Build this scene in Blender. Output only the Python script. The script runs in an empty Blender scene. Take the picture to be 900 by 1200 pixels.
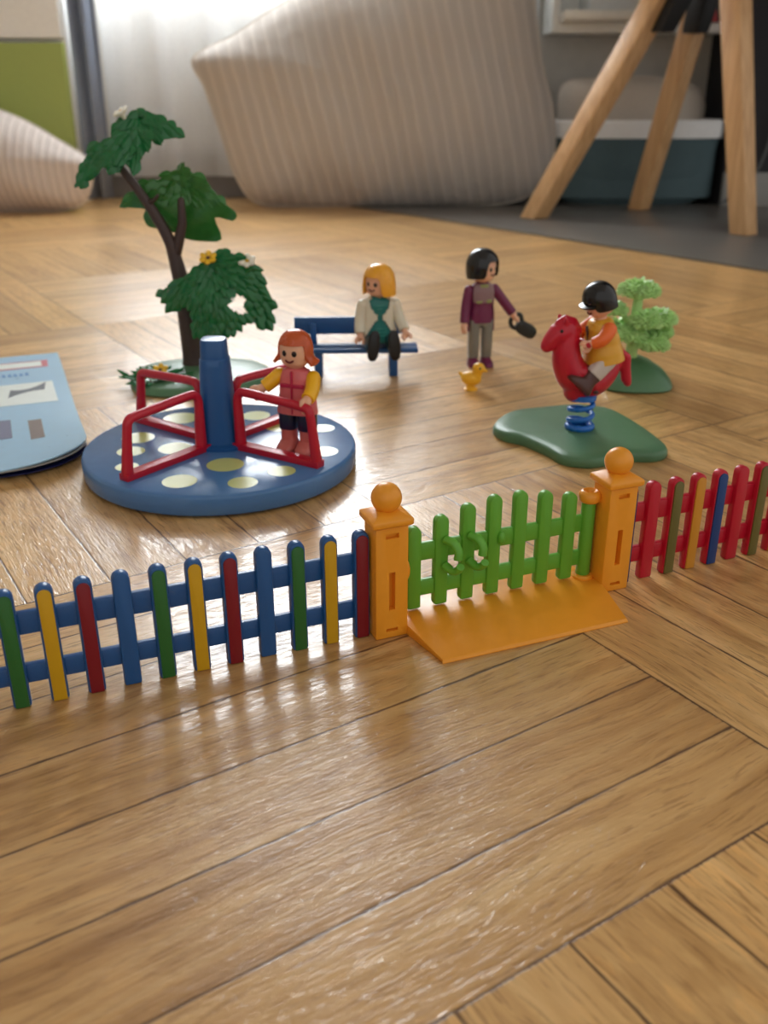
import bpy, bmesh, math, random
from math import sin, cos, pi, radians, sqrt, atan2
from mathutils import Vector, Matrix
random.seed(7)
S = 0.01                      # every length below is in centimetres
scene = bpy.context.scene
COL = scene.collection

# ------------------------------------------------------------------ materials
def lin(c):
    return tuple(((v / 255) / 12.92 if v / 255 <= 0.04045 else ((v / 255 + 0.055) / 1.055) ** 2.4) for v in c)

class NT:
    def __init__(self, name):
        self.m = bpy.data.materials.new(name); self.m.use_nodes = True
        self.t = self.m.node_tree; self.t.nodes.clear()
        self.out = self.t.nodes.new('ShaderNodeOutputMaterial')
    def n(self, typ, **kw):
        nd = self.t.nodes.new(typ)
        for k, v in kw.items(): setattr(nd, k, v)
        return nd
    def set(self, nd, key, v):
        if hasattr(v, 'is_output') or isinstance(v, bpy.types.NodeSocket): self.t.links.new(v, nd.inputs[key])
        else: nd.inputs[key].default_value = v
    def math(self, op, a, b=None, c=None):
        nd = self.n('ShaderNodeMath', operation=op)
        self.set(nd, 0, a)
        if b is not None: self.set(nd, 1, b)
        if c is not None: self.set(nd, 2, c)
        return nd.outputs[0]
    def mix(self, f, a, b, blend='MIX'):
        nd = self.n('ShaderNodeMix', data_type='RGBA', blend_type=blend)
        self.set(nd, 0, f); self.set(nd, 6, a); self.set(nd, 7, b)
        return nd.outputs[2]
    def ramp(self, f, stops):
        nd = self.n('ShaderNodeValToRGB'); self.set(nd, 0, f)
        el = nd.color_ramp.elements
        while len(el) < len(stops): el.new(0.5)
        for e, (p, c) in zip(el, stops): e.position = p; e.color = c if len(c) == 4 else (*c, 1)
        return nd.outputs[0]
    def noise(self, vec, scale, detail=2, rough=0.5):
        nd = self.n('ShaderNodeTexNoise')
        if vec is not None: self.set(nd, 'Vector', vec)
        self.set(nd, 'Scale', scale); self.set(nd, 'Detail', detail); self.set(nd, 'Roughness', rough)
        return nd.outputs[0]
    def xyz(self, x, y, z):
        nd = self.n('ShaderNodeCombineXYZ'); self.set(nd, 0, x); self.set(nd, 1, y); self.set(nd, 2, z)
        return nd.outputs[0]
    def bump(self, h, strength, dist):
        nd = self.n('ShaderNodeBump'); self.set(nd, 'Height', h); self.set(nd, 'Strength', strength); self.set(nd, 'Distance', dist)
        return nd.outputs[0]
    def pbr(self, color, rough, normal=None, spec=0.5, **kw):
        b = self.n('ShaderNodeBsdfPrincipled')
        if isinstance(color, tuple) and len(color) == 3: color = (*color, 1)
        self.set(b, 'Base Color', color); self.set(b, 'Roughness', rough); self.set(b, 'Specular IOR Level', spec)
        if normal is not None: self.set(b, 'Normal', normal)
        for k, v in kw.items(): self.set(b, k, v)
        self.t.links.new(b.outputs[0], self.out.inputs[0]); return self.m

def plastic(name, rgb, rough=0.33, spec=0.5, var=0.025, sss=0.0):
    N = NT(name); tc = N.n('ShaderNodeTexCoord').outputs['Object']
    nz = N.noise(tc, 180, 3)
    c = lin(rgb)
    col = N.ramp(nz, [(0.3, tuple(v * (1 - var) for v in c)), (0.7, tuple(min(1, v * (1 + var)) for v in c))])
    r = N.math('ADD', N.math('MULTIPLY', nz, 0.12), rough - 0.06)
    bp = N.bump(N.noise(tc, 900, 2), 0.08, 0.0003)
    kw = {}
    if sss: kw = {'Subsurface Weight': sss, 'Subsurface Radius': (0.006, 0.003, 0.0015), 'Subsurface Scale': 0.3}
    return N.pbr(col, r, bp, spec, **kw)

def fabric(name, rgb, scale=400, rough=0.9, bumpd=0.0006):
    N = NT(name); tc = N.n('ShaderNodeTexCoord').outputs['Object']
    nz = N.noise(tc, scale, 3); big = N.noise(tc, 12, 2)
    c = lin(rgb)
    col = N.ramp(N.math('ADD', N.math('MULTIPLY', nz, .5), N.math('MULTIPLY', big, .5)),
                 [(0.3, tuple(v * .88 for v in c)), (0.7, tuple(min(1, v * 1.1) for v in c))])
    return N.pbr(col, rough, N.bump(nz, .5, bumpd), .2)

M = {}
def P(name, rgb, **k): M[name] = plastic(name, rgb, **k)
P('blue', (30, 86, 146)); P('blue_disc', (78, 124, 178), rough=.22); P('navy', (22, 34, 92))
P('red', (190, 18, 46)); P('red_dark', (128, 14, 32)); P('pale_dot', (206, 214, 132), rough=.3)
P('amber', (240, 158, 40), rough=.36, sss=.0); P('slot_orange', (226, 78, 26)); P('gate_green', (98, 170, 52), rough=.4)
P('inlay_green', (38, 104, 46)); P('inlay_yellow', (206, 160, 24)); P('inlay_olive', (104, 98, 48)); P('inlay_amber', (206, 142, 44)); P('inlay_blue', (16, 62, 124))
P('base_green', (82, 124, 90), rough=.4); P('leaf_green', (24, 104, 54), rough=.22, var=.12); P('leaf_mid', (54, 116, 50), rough=.24, var=.12)
P('lime', (186, 228, 150), rough=.35, var=.1); P('trunk', (66, 48, 44), rough=.5); P('plum', (112, 30, 74)); P('grey_plastic', (128, 126, 118))
P('skin', (236, 182, 150), rough=.4); P('ink', (16, 12, 12)); P('mouth', (110, 24, 24))
P('hair_red', (196, 84, 36), rough=.27); P('hair_blond', (242, 170, 44), rough=.28); P('hair_black', (20, 20, 22), rough=.2)
P('pink', (222, 110, 112)); P('magenta', (186, 32, 72)); P('sleeve_yellow', (246, 184, 24)); P('dark_navy', (24, 30, 60)); P('boot_pink', (206, 108, 100))
P('cream', (226, 218, 196)); P('teal', (24, 118, 112)); P('teal_stripe', (60, 150, 136)); P('black', (18, 18, 20), rough=.4); P('bag', (40, 42, 40), rough=.45)
P('scarf', (142, 112, 116)); P('scarf_green', (146, 152, 92)); P('vest', (224, 168, 52)); P('orange', (236, 108, 40)); P('dark_teal', (18, 66, 74)); P('brown', (78, 48, 44)); P('trouser_light', (206, 196, 188))
P('duck', (246, 186, 40)); P('flower_white', (236, 232, 214)); P('flower_yellow', (240, 190, 40)); P('spring_blue', (30, 108, 196), rough=.28)
P('white_lacquer', (240, 240, 236), rough=.4); P('green_lacquer', (158, 170, 84), rough=.45); P('metal_black', (20, 21, 24), rough=.5)
P('book_blue', (120, 160, 210)); P('book_white', (222, 226, 228)); P('book_red', (180, 60, 70)); P('cable', (88, 92, 94)); M['mat_grey'] = (lambda N: N.pbr(N.ramp(N.noise(N.n('ShaderNodeTexCoord').outputs['Object'], 8, 2), [(.3, lin((94, 91, 88))), (.7, lin((102, 99, 95)))]), .3))(NT('mat_grey'))
P('page', (226, 228, 226), rough=.6); P('leaflet', (160, 200, 228), rough=.3); P('print_white', (222, 230, 226), rough=.4); P('print_grey', (88, 98, 110), rough=.4)
P('print_brown', (112, 96, 92), rough=.4); P('print_violet', (108, 112, 140), rough=.4); P('print_blue', (96, 150, 206), rough=.4); P('print_red', (190, 90, 104), rough=.4)
M['felt'] = fabric('felt', (86, 106, 112)); M['linen'] = fabric('linen', (206, 196, 184)); M['drape'] = fabric('drape', (136, 146, 164)); M['basket_lining'] = fabric('basket_lining', (246, 247, 248))

def wall_mat(name, rgb):
    N = NT(name); tc = N.n('ShaderNodeTexCoord').outputs['Object']
    nz = N.noise(tc, 60, 4); c = lin(rgb)
    return N.pbr(N.ramp(nz, [(0.3, tuple(v * .96 for v in c)), (0.7, tuple(min(1, v * 1.03) for v in c))]), .85, N.bump(nz, .2, .001), .2)
M['wall_white'] = wall_mat('wall_white', (214, 210, 202)); M['wall_dark'] = wall_mat('wall_dark', (58, 58, 62)); M['wall_grey'] = wall_mat('wall_grey', (128, 126, 126))
M['skirting'] = wall_mat('skirting', (168, 168, 166)); M['ceiling'] = wall_mat('ceiling', (226, 222, 214))

def striped(name, rgb, angle, period):
    N = NT(name); uv = N.n('ShaderNodeUVMap').outputs[0]
    sp = N.n('ShaderNodeSeparateXYZ'); N.set(sp, 0, uv)
    w = N.math('ADD', N.math('MULTIPLY', sp.outputs[0], cos(angle)), N.math('MULTIPLY', sp.outputs[1], sin(angle)))
    tc = N.n('ShaderNodeTexCoord').outputs['Object']
    wob = N.noise(tc, 9, 2)
    ph = N.math('MULTIPLY_ADD', w, 2 * pi / period, N.math('MULTIPLY', wob, 2.5))
    s = N.math('MULTIPLY_ADD', N.math('SINE', ph), .5, .5)
    s2 = N.math('POWER', s, 3.0)
    fib = N.noise(tc, 700, 2); crease = N.noise(tc, 14, 3)
    c = lin(rgb)
    col = N.mix(N.math('MULTIPLY', s2, .5), (*[v * .86 for v in c], 1), (*[min(1, v * 1.16) for v in c], 1))
    h = N.math('ADD', N.math('ADD', N.math('MULTIPLY', s2, .4), N.math('MULTIPLY', fib, .25)), N.math('MULTIPLY', crease, 3.2))
    return N.pbr(col, .95, N.bump(h, .55, .006), .15, **{'Sheen Weight': .25})
M['pillow_large'] = striped('pillow_large', (200, 191, 182), .24, 1.8)
M['pillow_small'] = striped('pillow_small', (218, 206, 198), .05, 1.0)

def sheer():
    N = NT('sheer'); tc = N.n('ShaderNodeTexCoord').outputs['Object']
    weave = N.noise(tc, 500, 2); c = N.ramp(weave, [(.3, (.80, .81, .82)), (.7, (.9, .91, .92))])
    d = N.n('ShaderNodeBsdfDiffuse'); N.set(d, 0, c)
    tl = N.n('ShaderNodeBsdfTranslucent'); N.set(tl, 0, c)
    tr = N.n('ShaderNodeBsdfTransparent')
    m1 = N.n('ShaderNodeMixShader'); N.set(m1, 0, .6); N.set(m1, 1, d.outputs[0]); N.set(m1, 2, tl.outputs[0])
    m2 = N.n('ShaderNodeMixShader'); N.set(m2, 0, .25); N.set(m2, 1, m1.outputs[0]); N.set(m2, 2, tr.outputs[0])
    N.t.links.new(m2.outputs[0], N.out.inputs[0]); return N.m
M['sheer'] = sheer()

def glass():
    N = NT('pane_glass'); g = N.n('ShaderNodeBsdfGlossy'); N.set(g, 'Roughness', .02)
    tr = N.n('ShaderNodeBsdfTransparent'); m = N.n('ShaderNodeMixShader'); N.set(m, 0, .06)
    N.set(m, 1, tr.outputs[0]); N.set(m, 2, g.outputs[0]); N.t.links.new(m.outputs[0], N.out.inputs[0]); return N.m
M['pane_glass'] = glass()

def beech():
    N = NT('beech'); tc = N.n('ShaderNodeTexCoord').outputs['Object']
    mp = N.n('ShaderNodeMapping'); N.set(mp, 0, tc); mp.inputs['Scale'].default_value = (60, 60, 4)
    nz = N.noise(mp.outputs[0], 3, 4)
    return N.pbr(N.ramp(nz, [(.3, lin((196, 150, 102))), (.7, lin((222, 180, 130)))]), .45, N.bump(nz, .15, .001))
M['beech'] = beech()

def parquet():
    N = NT('parquet')
    tc = N.n('ShaderNodeTexCoord').outputs['Object']
    sp = N.n('ShaderNodeSeparateXYZ'); N.set(sp, 0, tc)
    X = N.math('MULTIPLY', sp.outputs[0], 100); Y = N.math('MULTIPLY', sp.outputs[1], 100)
    a = radians(32.8); Q = 20.0; W = Q / 7
    t = N.math('ADD', N.math('MULTIPLY', X, cos(a)), N.math('MULTIPLY_ADD', Y, sin(a), -19.1))
    n = N.math('ADD', N.math('MULTIPLY', X, -sin(a)), N.math('MULTIPLY_ADD', Y, cos(a), -9.5))
    i = N.math('FLOOR', N.math('DIVIDE', t, Q)); j = N.math('FLOOR', N.math('DIVIDE', n, Q))
    par = N.math('FLOORED_MODULO', N.math('ADD', i, j), 2)          # 1: strips run along t
    inv = N.math('SUBTRACT', 1, par)
    u = N.math('ADD', N.math('MULTIPLY', t, par), N.math('MULTIPLY', n, inv))
    w = N.math('ADD', N.math('MULTIPLY', n, par), N.math('MULTIPLY', t, inv))
    k = N.math('FLOOR', N.math('DIVIDE', w, W))
    wn = N.n('ShaderNodeTexWhiteNoise', noise_dimensions='3D'); N.set(wn, 'Vector', N.xyz(i, j, k)); r = wn.outputs[0]
    wn2 = N.n('ShaderNodeTexWhiteNoise', noise_dimensions='3D'); N.set(wn2, 'Vector', N.xyz(k, i, j)); r2 = wn2.outputs[0]
    off = N.math('MULTIPLY', r, 91)
    warp = N.math('MULTIPLY', N.noise(N.xyz(N.math('MULTIPLY', u, .12), N.math('MULTIPLY', w, .3), off), 1, 2), 1.4)
    ww = N.math('ADD', w, warp)
    # long grain and fine pores
    g1 = N.noise(N.xyz(N.math('MULTIPLY_ADD', u, .10, off), N.math('MULTIPLY', ww, 1.6), off), 1, 4, .6)
    g2 = N.noise(N.xyz(N.math('MULTIPLY_ADD', u, .8, off), N.math('MULTIPLY', ww, 10), off), 1, 3, .65)
    ray = N.noise(N.xyz(N.math('MULTIPLY_ADD', u, .9, off), N.math('MULTIPLY', w, 2.4), off), 1, 2, .5)
    base = N.ramp(g1, [(.25, lin((178, 133, 78))), (.5, lin((212, 168, 108))), (.78, lin((232, 194, 136)))])
    tint = N.ramp(r2, [(0, (.80, .75, .70)), (.5, (1, 1, 1)), (1, (1.12, 1.1, 1.08))])
    col = N.mix(1.0, base, tint, 'MULTIPLY')
    pores = N.ramp(g2, [(.37, (.50, .42, .34)), (.45, (1, 1, 1))])
    col = N.mix(N.math('MULTIPLY_ADD', r2, .5, .4), col, pores, 'MULTIPLY')
    rays = N.ramp(ray, [(.36, (.84, .80, .74)), (.46, (1, 1, 1)), (.56, (1, 1, 1)), (.66, (1.16, 1.13, 1.06))])
    col = N.mix(N.math('MULTIPLY', r, .9), col, rays, 'MULTIPLY')
    # joints
    fw = N.math('PINGPONG', w, W / 2); fu = N.math('PINGPONG', u, Q / 2)
    d = N.math('MINIMUM', fw, fu)
    jn = N.math('ADD', d, N.math('MULTIPLY_ADD', g2, .10, -.05))
    joint = N.ramp(jn, [(.012, (0, 0, 0)), (.06, (1, 1, 1))])
    jc = N.mix(joint, (*lin((96, 66, 40)), 1), col)
    h = N.math('ADD', N.math('MULTIPLY', g2, .5), N.math('MULTIPLY', joint, .35))
    rip = N.noise(N.xyz(N.math('MULTIPLY', u, .7), N.math('MULTIPLY_ADD', w, 2.2, off), 0), 1, 3, .6)
    fine = N.noise(N.xyz(N.math('MULTIPLY', u, 2.2), N.math('MULTIPLY_ADD', w, 14, off), 0), 1, 2, .6)
    h2 = N.math('ADD', N.math('ADD', h, N.math('MULTIPLY', rip, .45)), N.math('MULTIPLY', fine, .35))
    rough = N.math('MULTIPLY_ADD', g2, .12, .26)
    pit = N.ramp(N.noise(N.xyz(N.math('MULTIPLY_ADD', u, 1.6, off), N.math('MULTIPLY', w, 8), 3.3), 1, 2, .5), [(.55, (0, 0, 0)), (.68, (1, 1, 1))])
    hc = N.math('ADD', N.math('ADD', N.math('MULTIPLY', rip, .5), N.math('MULTIPLY', joint, .1)), N.math('MULTIPLY', pit, .42))
    return N.pbr(jc, rough, N.bump(h2, .3, .0011), .5, **{'Coat Weight': .5, 'Coat Roughness': .11, 'Coat Normal': N.bump(hc, .38, .001)})
M['parquet'] = parquet()

# ------------------------------------------------------------------ mesh helpers
class MB:
    def __init__(self): self.v = []; self.f = []; self.mi = []; self.uv = None
    def add(self, vs, fs, mi=0, mat=None):
        o = len(self.v)
        self.v += [tuple((mat @ Vector(p)) if mat else p) for p in vs]
        self.f += [tuple(i + o for i in f) for f in fs]; self.mi += [mi] * len(fs)
        return self
    def box(self, c, s, mi=0, mat=None):
        x, y, z = c; a, b, d = s[0] / 2, s[1] / 2, s[2] / 2
        vs = [(x + i * a, y + j * b, z + k * d) for i in (-1, 1) for j in (-1, 1) for k in (-1, 1)]
        return self.add(vs, [(0, 1, 3, 2), (4, 6, 7, 5), (0, 4, 5, 1), (2, 3, 7, 6), (0, 2, 6, 4), (1, 5, 7, 3)], mi, mat)
    def prism(self, poly, y0, y1, mi=0, mat=None, axis='y'):
        n = len(poly)
        if axis == 'y': vs = [(x, y0, z) for x, z in poly] + [(x, y1, z) for x, z in poly]
        else: vs = [(x, y, y0) for x, y in poly] + [(x, y, y1) for x, y in poly]
        fs = [tuple(range(n)), tuple(range(2 * n - 1, n - 1, -1))]
        fs += [((i + 1) % n, i, n + i, n + (i + 1) % n) for i in range(n)]
        return self.add(vs, fs, mi, mat)
    def rings(self, rings, mi=0, mat=None, cap=True, closed=True, keep=None):
        n = len(rings[0]); vs = [p for r in rings for p in r]; fs = []
        for i in range(len(rings) - 1):
            for j in range(n if closed else n - 1):
                q = (i * n + j, i * n + (j + 1) % n, (i + 1) * n + (j + 1) % n, (i + 1) * n + j)
                if keep is None or keep(i, j): fs.append(q)
        if cap: fs.append(tuple(range(n - 1, -1, -1))); fs.append(tuple((len(rings) - 1) * n + j for j in range(n)))
        return self.add(vs, fs, mi, mat)
    def lathe(self, prof, n=32, mi=0, mat=None, c=(0, 0)):
        return self.rings([[(c[0] + r * cos(2 * pi * k / n), c[1] + r * sin(2 * pi * k / n), z) for k in range(n)] for r, z in prof], mi, mat)
    def ell(self, c, r, mi=0, mat=None, n=20, m=12):
        rg = []
        for i in range(1, m):
            th = pi * i / m
            rg.append([(c[0] + r[0] * sin(th) * cos(2 * pi * k / n), c[1] + r[1] * sin(th) * sin(2 * pi * k / n), c[2] - r[2] * cos(th)) for k in range(n)])
        o = len(self.v)
        self.rings(rg, mi, mat, cap=False)
        b = Vector((c[0], c[1], c[2] - r[2])); t = Vector((c[0], c[1], c[2] + r[2]))
        if mat: b = mat @ b; t = mat @ t
        ib = len(self.v); self.v += [tuple(b), tuple(t)]; L = o + (m - 2) * n
        for k in range(n):
            self.f.append((ib, o + (k + 1) % n, o + k)); self.f.append((ib + 1, L + k, L + (k + 1) % n)); self.mi += [mi, mi]
        return self
    def tube(self, pts, rad, n=14, mi=0, mat=None, closed=False, flat=1.0, up=None):
        pts = [Vector(p) for p in pts]; N = len(pts)
        if not hasattr(rad, '__len__'): rad = [rad] * N
        rg = []; prev = None
        for i, p in enumerate(pts):
            if closed: t = pts[(i + 1) % N] - pts[i - 1]
            else: t = pts[min(i + 1, N - 1)] - pts[max(i - 1, 0)]
            t.normalize()
            if prev is None:
                a = Vector(up) if up else (Vector((0, 0, 1)) if abs(t.z) < .9 else Vector((1, 0, 0)))
                prev = (a - t * a.dot(t)).normalized()
            else: prev = (prev - t * prev.dot(t)).normalized()
            b = t.cross(prev)
            rg.append([tuple(p + (prev * cos(2 * pi * k / n) * flat + b * sin(2 * pi * k / n)) * rad[i]) for k in range(n)])
        if closed: rg.append(rg[0])
        return self.rings(rg, mi, mat, cap=not closed)
    def chain(self, pts, rad, n=16, mi=0, mat=None):
        "a tube with rounded ends"
        pts = [Vector(p) for p in pts]
        if not hasattr(rad, '__len__'): rad = [rad] * len(pts)
        d0 = (pts[0] - pts[1]).normalized(); d1 = (pts[-1] - pts[-2]).normalized()
        P_, R_ = [], []
        for a in (85, 60, 30): P_.append(pts[0] + d0 * rad[0] * sin(radians(a))); R_.append(rad[0] * cos(radians(a)))
        P_ += pts; R_ += list(rad)
        for a in (30, 60, 85): P_.append(pts[-1] + d1 * rad[-1] * sin(radians(a))); R_.append(rad[-1] * cos(radians(a)))
        return self.tube(P_, R_, n, mi, mat)
    def build(self, name, mats, parent=None, bevel=0, seg=2, solid=0, subsurf=0, sharp=38, remesh=0, weld=False, soffset=-1):
        me = bpy.data.meshes.new(name)
        me.from_pydata([(x * S, y * S, z * S) for x, y, z in self.v], [], self.f)
        if not isinstance(mats, (list, tuple)): mats = [mats]
        for m in mats: me.materials.append(M[m])
        for p, i in zip(me.polygons, self.mi): p.material_index = i
        bm = bmesh.new(); bm.from_mesh(me)
        if weld: bmesh.ops.remove_doubles(bm, verts=bm.verts, dist=1e-6)
        bmesh.ops.recalc_face_normals(bm, faces=bm.faces); bm.to_mesh(me); bm.free()
        if self.uv:
            l = me.uv_layers.new(name='UVMap')
            for lp in me.loops: l.data[lp.index].uv = self.uv[lp.vertex_index]
        o = bpy.data.objects.new(name, me); COL.objects.link(o)
        mods = False
        if solid: md = o.modifiers.new('s', 'SOLIDIFY'); md.thickness = solid * S; md.offset = soffset; mods = True
        if bevel: md = o.modifiers.new('b', 'BEVEL'); md.width = bevel * S; md.segments = seg; md.limit_method = 'ANGLE'; md.angle_limit = radians(35); mods = True
        if remesh:
            md = o.modifiers.new('r', 'REMESH'); md.mode = 'VOXEL'; md.voxel_size = remesh * S
            md = o.modifiers.new('sm', 'SMOOTH'); md.factor = .5; md.iterations = 5; mods = True
        if subsurf: md = o.modifiers.new('u', 'SUBSURF'); md.levels = md.render_levels = subsurf; mods = True
        if mods:
            dg = bpy.context.evaluated_depsgraph_get()
            nm = bpy.data.meshes.new_from_object(o.evaluated_get(dg)); o.modifiers.clear(); o.data = nm; nm.name = name
        o.data.polygons.foreach_set('use_smooth', [True] * len(o.data.polygons))
        o.data.set_sharp_from_angle(angle=radians(sharp))
        if parent: o.parent = parent
        return o

def cut(o, boxes):
    "boolean slots out of a part"
    for c, s in boxes:
        t = MB().box(c, s).build('cutter', 'amber', o.parent)
        md = o.modifiers.new('c', 'BOOLEAN'); md.object = t; md.operation = 'DIFFERENCE'; md.solver = 'EXACT'; bpy.context.view_layer.update()
        dg = bpy.context.evaluated_depsgraph_get()
        nm = bpy.data.meshes.new_from_object(o.evaluated_get(dg)); o.modifiers.clear(); o.data = nm
        bpy.data.objects.remove(t)
    o.data.set_sharp_from_angle(angle=radians(38)); return o

def thing(name, label, cat, loc=(0, 0, 0), rz=0, group=None):
    o = bpy.data.objects.new(name, None); COL.objects.link(o); o.empty_display_size = .02
    o.location = [v * S for v in loc]; o.rotation_euler = (0, 0, rz)
    o['label'] = label; o['category'] = cat
    if group: o['group'] = group
    return o
def tag(o, label, cat, group=None):
    o['label'] = label; o['category'] = cat
    if group: o['group'] = group
    return o
def struct(o): o['kind'] = 'structure'; return o
def lab(o, s): o['label'] = s; return o

def spline(pts, n, closed=False):
    "Catmull-Rom through points (any dimension)"
    P_ = [Vector(p) for p in pts]; N = len(P_); out = []
    segs = N if closed else N - 1
    for i in range(segs):
        p0 = P_[(i - 1) % N] if closed or i > 0 else P_[0] * 2 - P_[1]
        p1 = P_[i]; p2 = P_[(i + 1) % N]
        p3 = P_[(i + 2) % N] if closed or i + 2 < N else P_[-1] * 2 - P_[-2]
        for k in range(n):
            t = k / n
            out.append(.5 * ((2 * p1) + (-p0 + p2) * t + (2 * p0 - 5 * p1 + 4 * p2 - p3) * t * t + (-p0 + 3 * p1 - 3 * p2 + p3) * t ** 3))
    if not closed: out.append(P_[-1])
    return out
def lerp(a, b, t): return a + (b - a) * t
def table(rows, z):
    "rows of (z, a, b ...) -> smooth interpolation at z"
    if z <= rows[0][0]: return rows[0][1:]
    for r0, r1 in zip(rows, rows[1:]):
        if z <= r1[0]:
            t = (z - r0[0]) / (r1[0] - r0[0]); t = t * t * (3 - 2 * t)
            return tuple(lerp(a, b, t) for a, b in zip(r0[1:], r1[1:]))
    return rows[-1][1:]
def sring(a, b, z, n, e=2.6, cx=0, cy=0):
    out = []
    for k in range(n):
        th = 2 * pi * k / n; c, s = cos(th), sin(th)
        out.append((cx + a * math.copysign(abs(c) ** (2 / e), c), cy + b * math.copysign(abs(s) ** (2 / e), s), z))
    return out

# ------------------------------------------------------------------ the room
def plane_box(name, x0, x1, y0, y1, z0, z1, mat, bevel=0): return struct(MB().box(((x0 + x1) / 2, (y0 + y1) / 2, (z0 + z1) / 2), (x1 - x0, y1 - y0, z1 - z0)).build(name, mat, bevel=bevel))
WY = 163                                    # face of the window wall
fl = MB().box((10, 0, -2), (300, 340, 4)).build('floor', 'parquet'); struct(fl)
WX0, WX1, WZ0, WZ1 = -56, 5, 33.5, 108
wb = MB()
for x0, x1, z0, z1 in ((-140, WX0, 0, 245), (WX1, 51, 0, 245), (WX0, WX1, 0, WZ0), (WX0, WX1, WZ1, 245)):
    wb.box(((x0 + x1) / 2, WY + 4, (z0 + z1) / 2), (x1 - x0, 8, z1 - z0))
struct(wb.build('wall_back', 'wall_white'))
plane_box('wall_right', 51, 160, 149.5, 170, 0, 245, 'wall_dark')
plane_box('wall_left', -148, -140, -170, 171, 0, 245, 'wall_white')
plane_box('ceiling', -148, 160, -170, 171, 245, 250, 'ceiling')
plane_box('baseboard_back', -140, 51, 161.8, 163, 0, 7, 'wall_grey', .15)
plane_box('baseboard_right', 50.9, 160, 148.3, 149.5, 0, 4.8, 'skirting', .15)
wf = MB()
for x in (WX0 + 2.5, WX1 - 2.5): wf.box((x, WY + 5, (WZ0 + WZ1) / 2), (5, 5, WZ1 - WZ0))
for z in (WZ0 + 2.5, WZ1 - 2.5): wf.box(((WX0 + WX1) / 2, WY + 5, z), (WX1 - WX0 - 10, 5, 5))
win = struct(wf.build('window_1', 'white_lacquer', bevel=.2))
MB().box(((WX0 + WX1) / 2, WY + 5, (WZ0 + WZ1) / 2), (WX1 - WX0 - 10, .6, WZ1 - WZ0 - 10)).build('window_pane', 'pane_glass', win)

# sheer curtain and drape
def curtain(name, x0, x1, y, z0, z1, folds, amp, mat, seed, nx=160, nz=24, solid=0):
    rnd = random.Random(seed); ph = [rnd.uniform(0, 6.28) for _ in range(5)]
    mb = MB(); rows = []
    for k in range(nz + 1):
        z = lerp(z0, z1, k / nz); row = []
        for i in range(nx + 1):
            u = i / nx
            d = amp * (sin(2 * pi * folds * u + ph[0] + .35 * sin(9 * u + ph[1])) + .45 * sin(2 * pi * folds * 1.73 * u + ph[2] + z * .01) + .3 * sin(3 * u + z * .03 + ph[3]))
            row.append((lerp(x0, x1, u) + .3 * sin(z * .05 + 6 * u), y + d, z))
        rows.append(row)
    mb.rings(rows, cap=False, closed=False)
    return mb.build(name, mat, sharp=180, solid=solid)
tag(curtain('sheer_curtain', -43.2, 23, 158.6, 3.6, 236, 9, .55, 'sheer', 3, 220), 'translucent white sheer curtain hanging behind the large striped pillow', 'curtain')
tag(curtain('drape', -46.2, -42.5, 154.7, .6, 236, 1.6, .75, 'drape', 5, 80, 12, solid=.15), 'blue-grey heavy drape hanging beside the green and white cabinet', 'curtain')

# cabinet
cb = thing('cabinet', 'white cabinet with a flat green lower door at the back wall', 'cabinet', (-65.2, 153.6, 0))
b = MB(); b.box((0, 2.4, 31), (37, 4.4, 62)); b.build('carcass', 'white_lacquer', cb, bevel=.1)
lab(MB().box((0, -.8, 11.6), (36.9, 1.6, 21.6)).build('door', 'green_lacquer', cb, bevel=.15), 'flat green lower door')
lab(MB().box((0, -.8, 42.4), (36.9, 1.6, 38.8)).build('door', 'white_lacquer', cb, bevel=.15), 'flat white upper door')

# grey mat: far beyond parquet
a = radians(32.8); ct, st = cos(a), sin(a)
def tn(t, n): return (t * ct - n * st, t * st + n * ct)
poly = [tn(79.2, 118.5), tn(79.2, 20), tn(150, -40), tn(160, 60)]
poly = [(4.6, 135.8), (62, 56), (158, 56), (158, 148), (50.5, 148), (50.5, 161.5), (-15, 161.5)]
tag(MB().prism(poly, 0, .18, axis='z').build('floor_mat', 'mat_grey', bevel=.05), 'smooth dark grey floor mat under the beech-legged chair', 'mat')

# pillows
def pillow(name, outline, thick, mat, loc, tilt, rz, parent=None, n=14, rings=14, seed=1):
    cx = sum(p[0] for p in outline) / len(outline); cz = sum(p[1] for p in outline) / len(outline)
    ol = spline(outline, n, True); mb = MB(); mb.uv = []; N = len(ol)
    rnd = random.Random(seed); ph = [rnd.uniform(0, 6.3) for _ in range(6)]
    def surf(sgn):
        rg = []
        for k in range(rings + 1):
            r = sin(pi / 2 * (1 - k / rings)) if k < rings else .001
            row = []
            for p in ol:
                x = cx + (p[0] - cx) * r; z = cz + (p[1] - cz) * r
                h = thick * (1 - r ** 2.6) ** .62
                h += .5 * (1 - r) * sin(x * .22 + ph[0]) * sin(z * .31 + ph[1]) + .28 * (1 - r ** 4) * sin(x * .5 + z * .3 + ph[2])
                row.append((x, -sgn * h, z)); mb.uv.append((x, z))
            rg.append(row)
        mb.rings(rg, cap=False)
    surf(1); surf(-1)
    o = mb.build(name, mat, parent, sharp=180)
    # piping along the seam
    o.location = [v * S for v in loc]; o.rotation_euler = (tilt, 0, rz)
    sm = MB(); sm.uv = None; sm.tube([(p[0], 0, p[1]) for p in ol], .22, 8, closed=True)
    s_ = sm.build('seam', 'linen', o)
    return o
big = pillow('pillow', [(-27.4, 20.3), (-21.5, 23.2), (-14, 27.4), (-2, 33), (10, 38), (17, 40.5), (20, 37), (21, 29), (22.6, 20), (24.6, 13.5), (25.2, 8), (23.6, 3.2), (18.5, .6), (5, .1), (-12, .1), (-19, .6), (-22, 4), (-24.2, 11), (-26, 16.5)], 6.8, 'pillow_large', (0, 148.6, 0), radians(-4), 0, seed=4)
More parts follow.
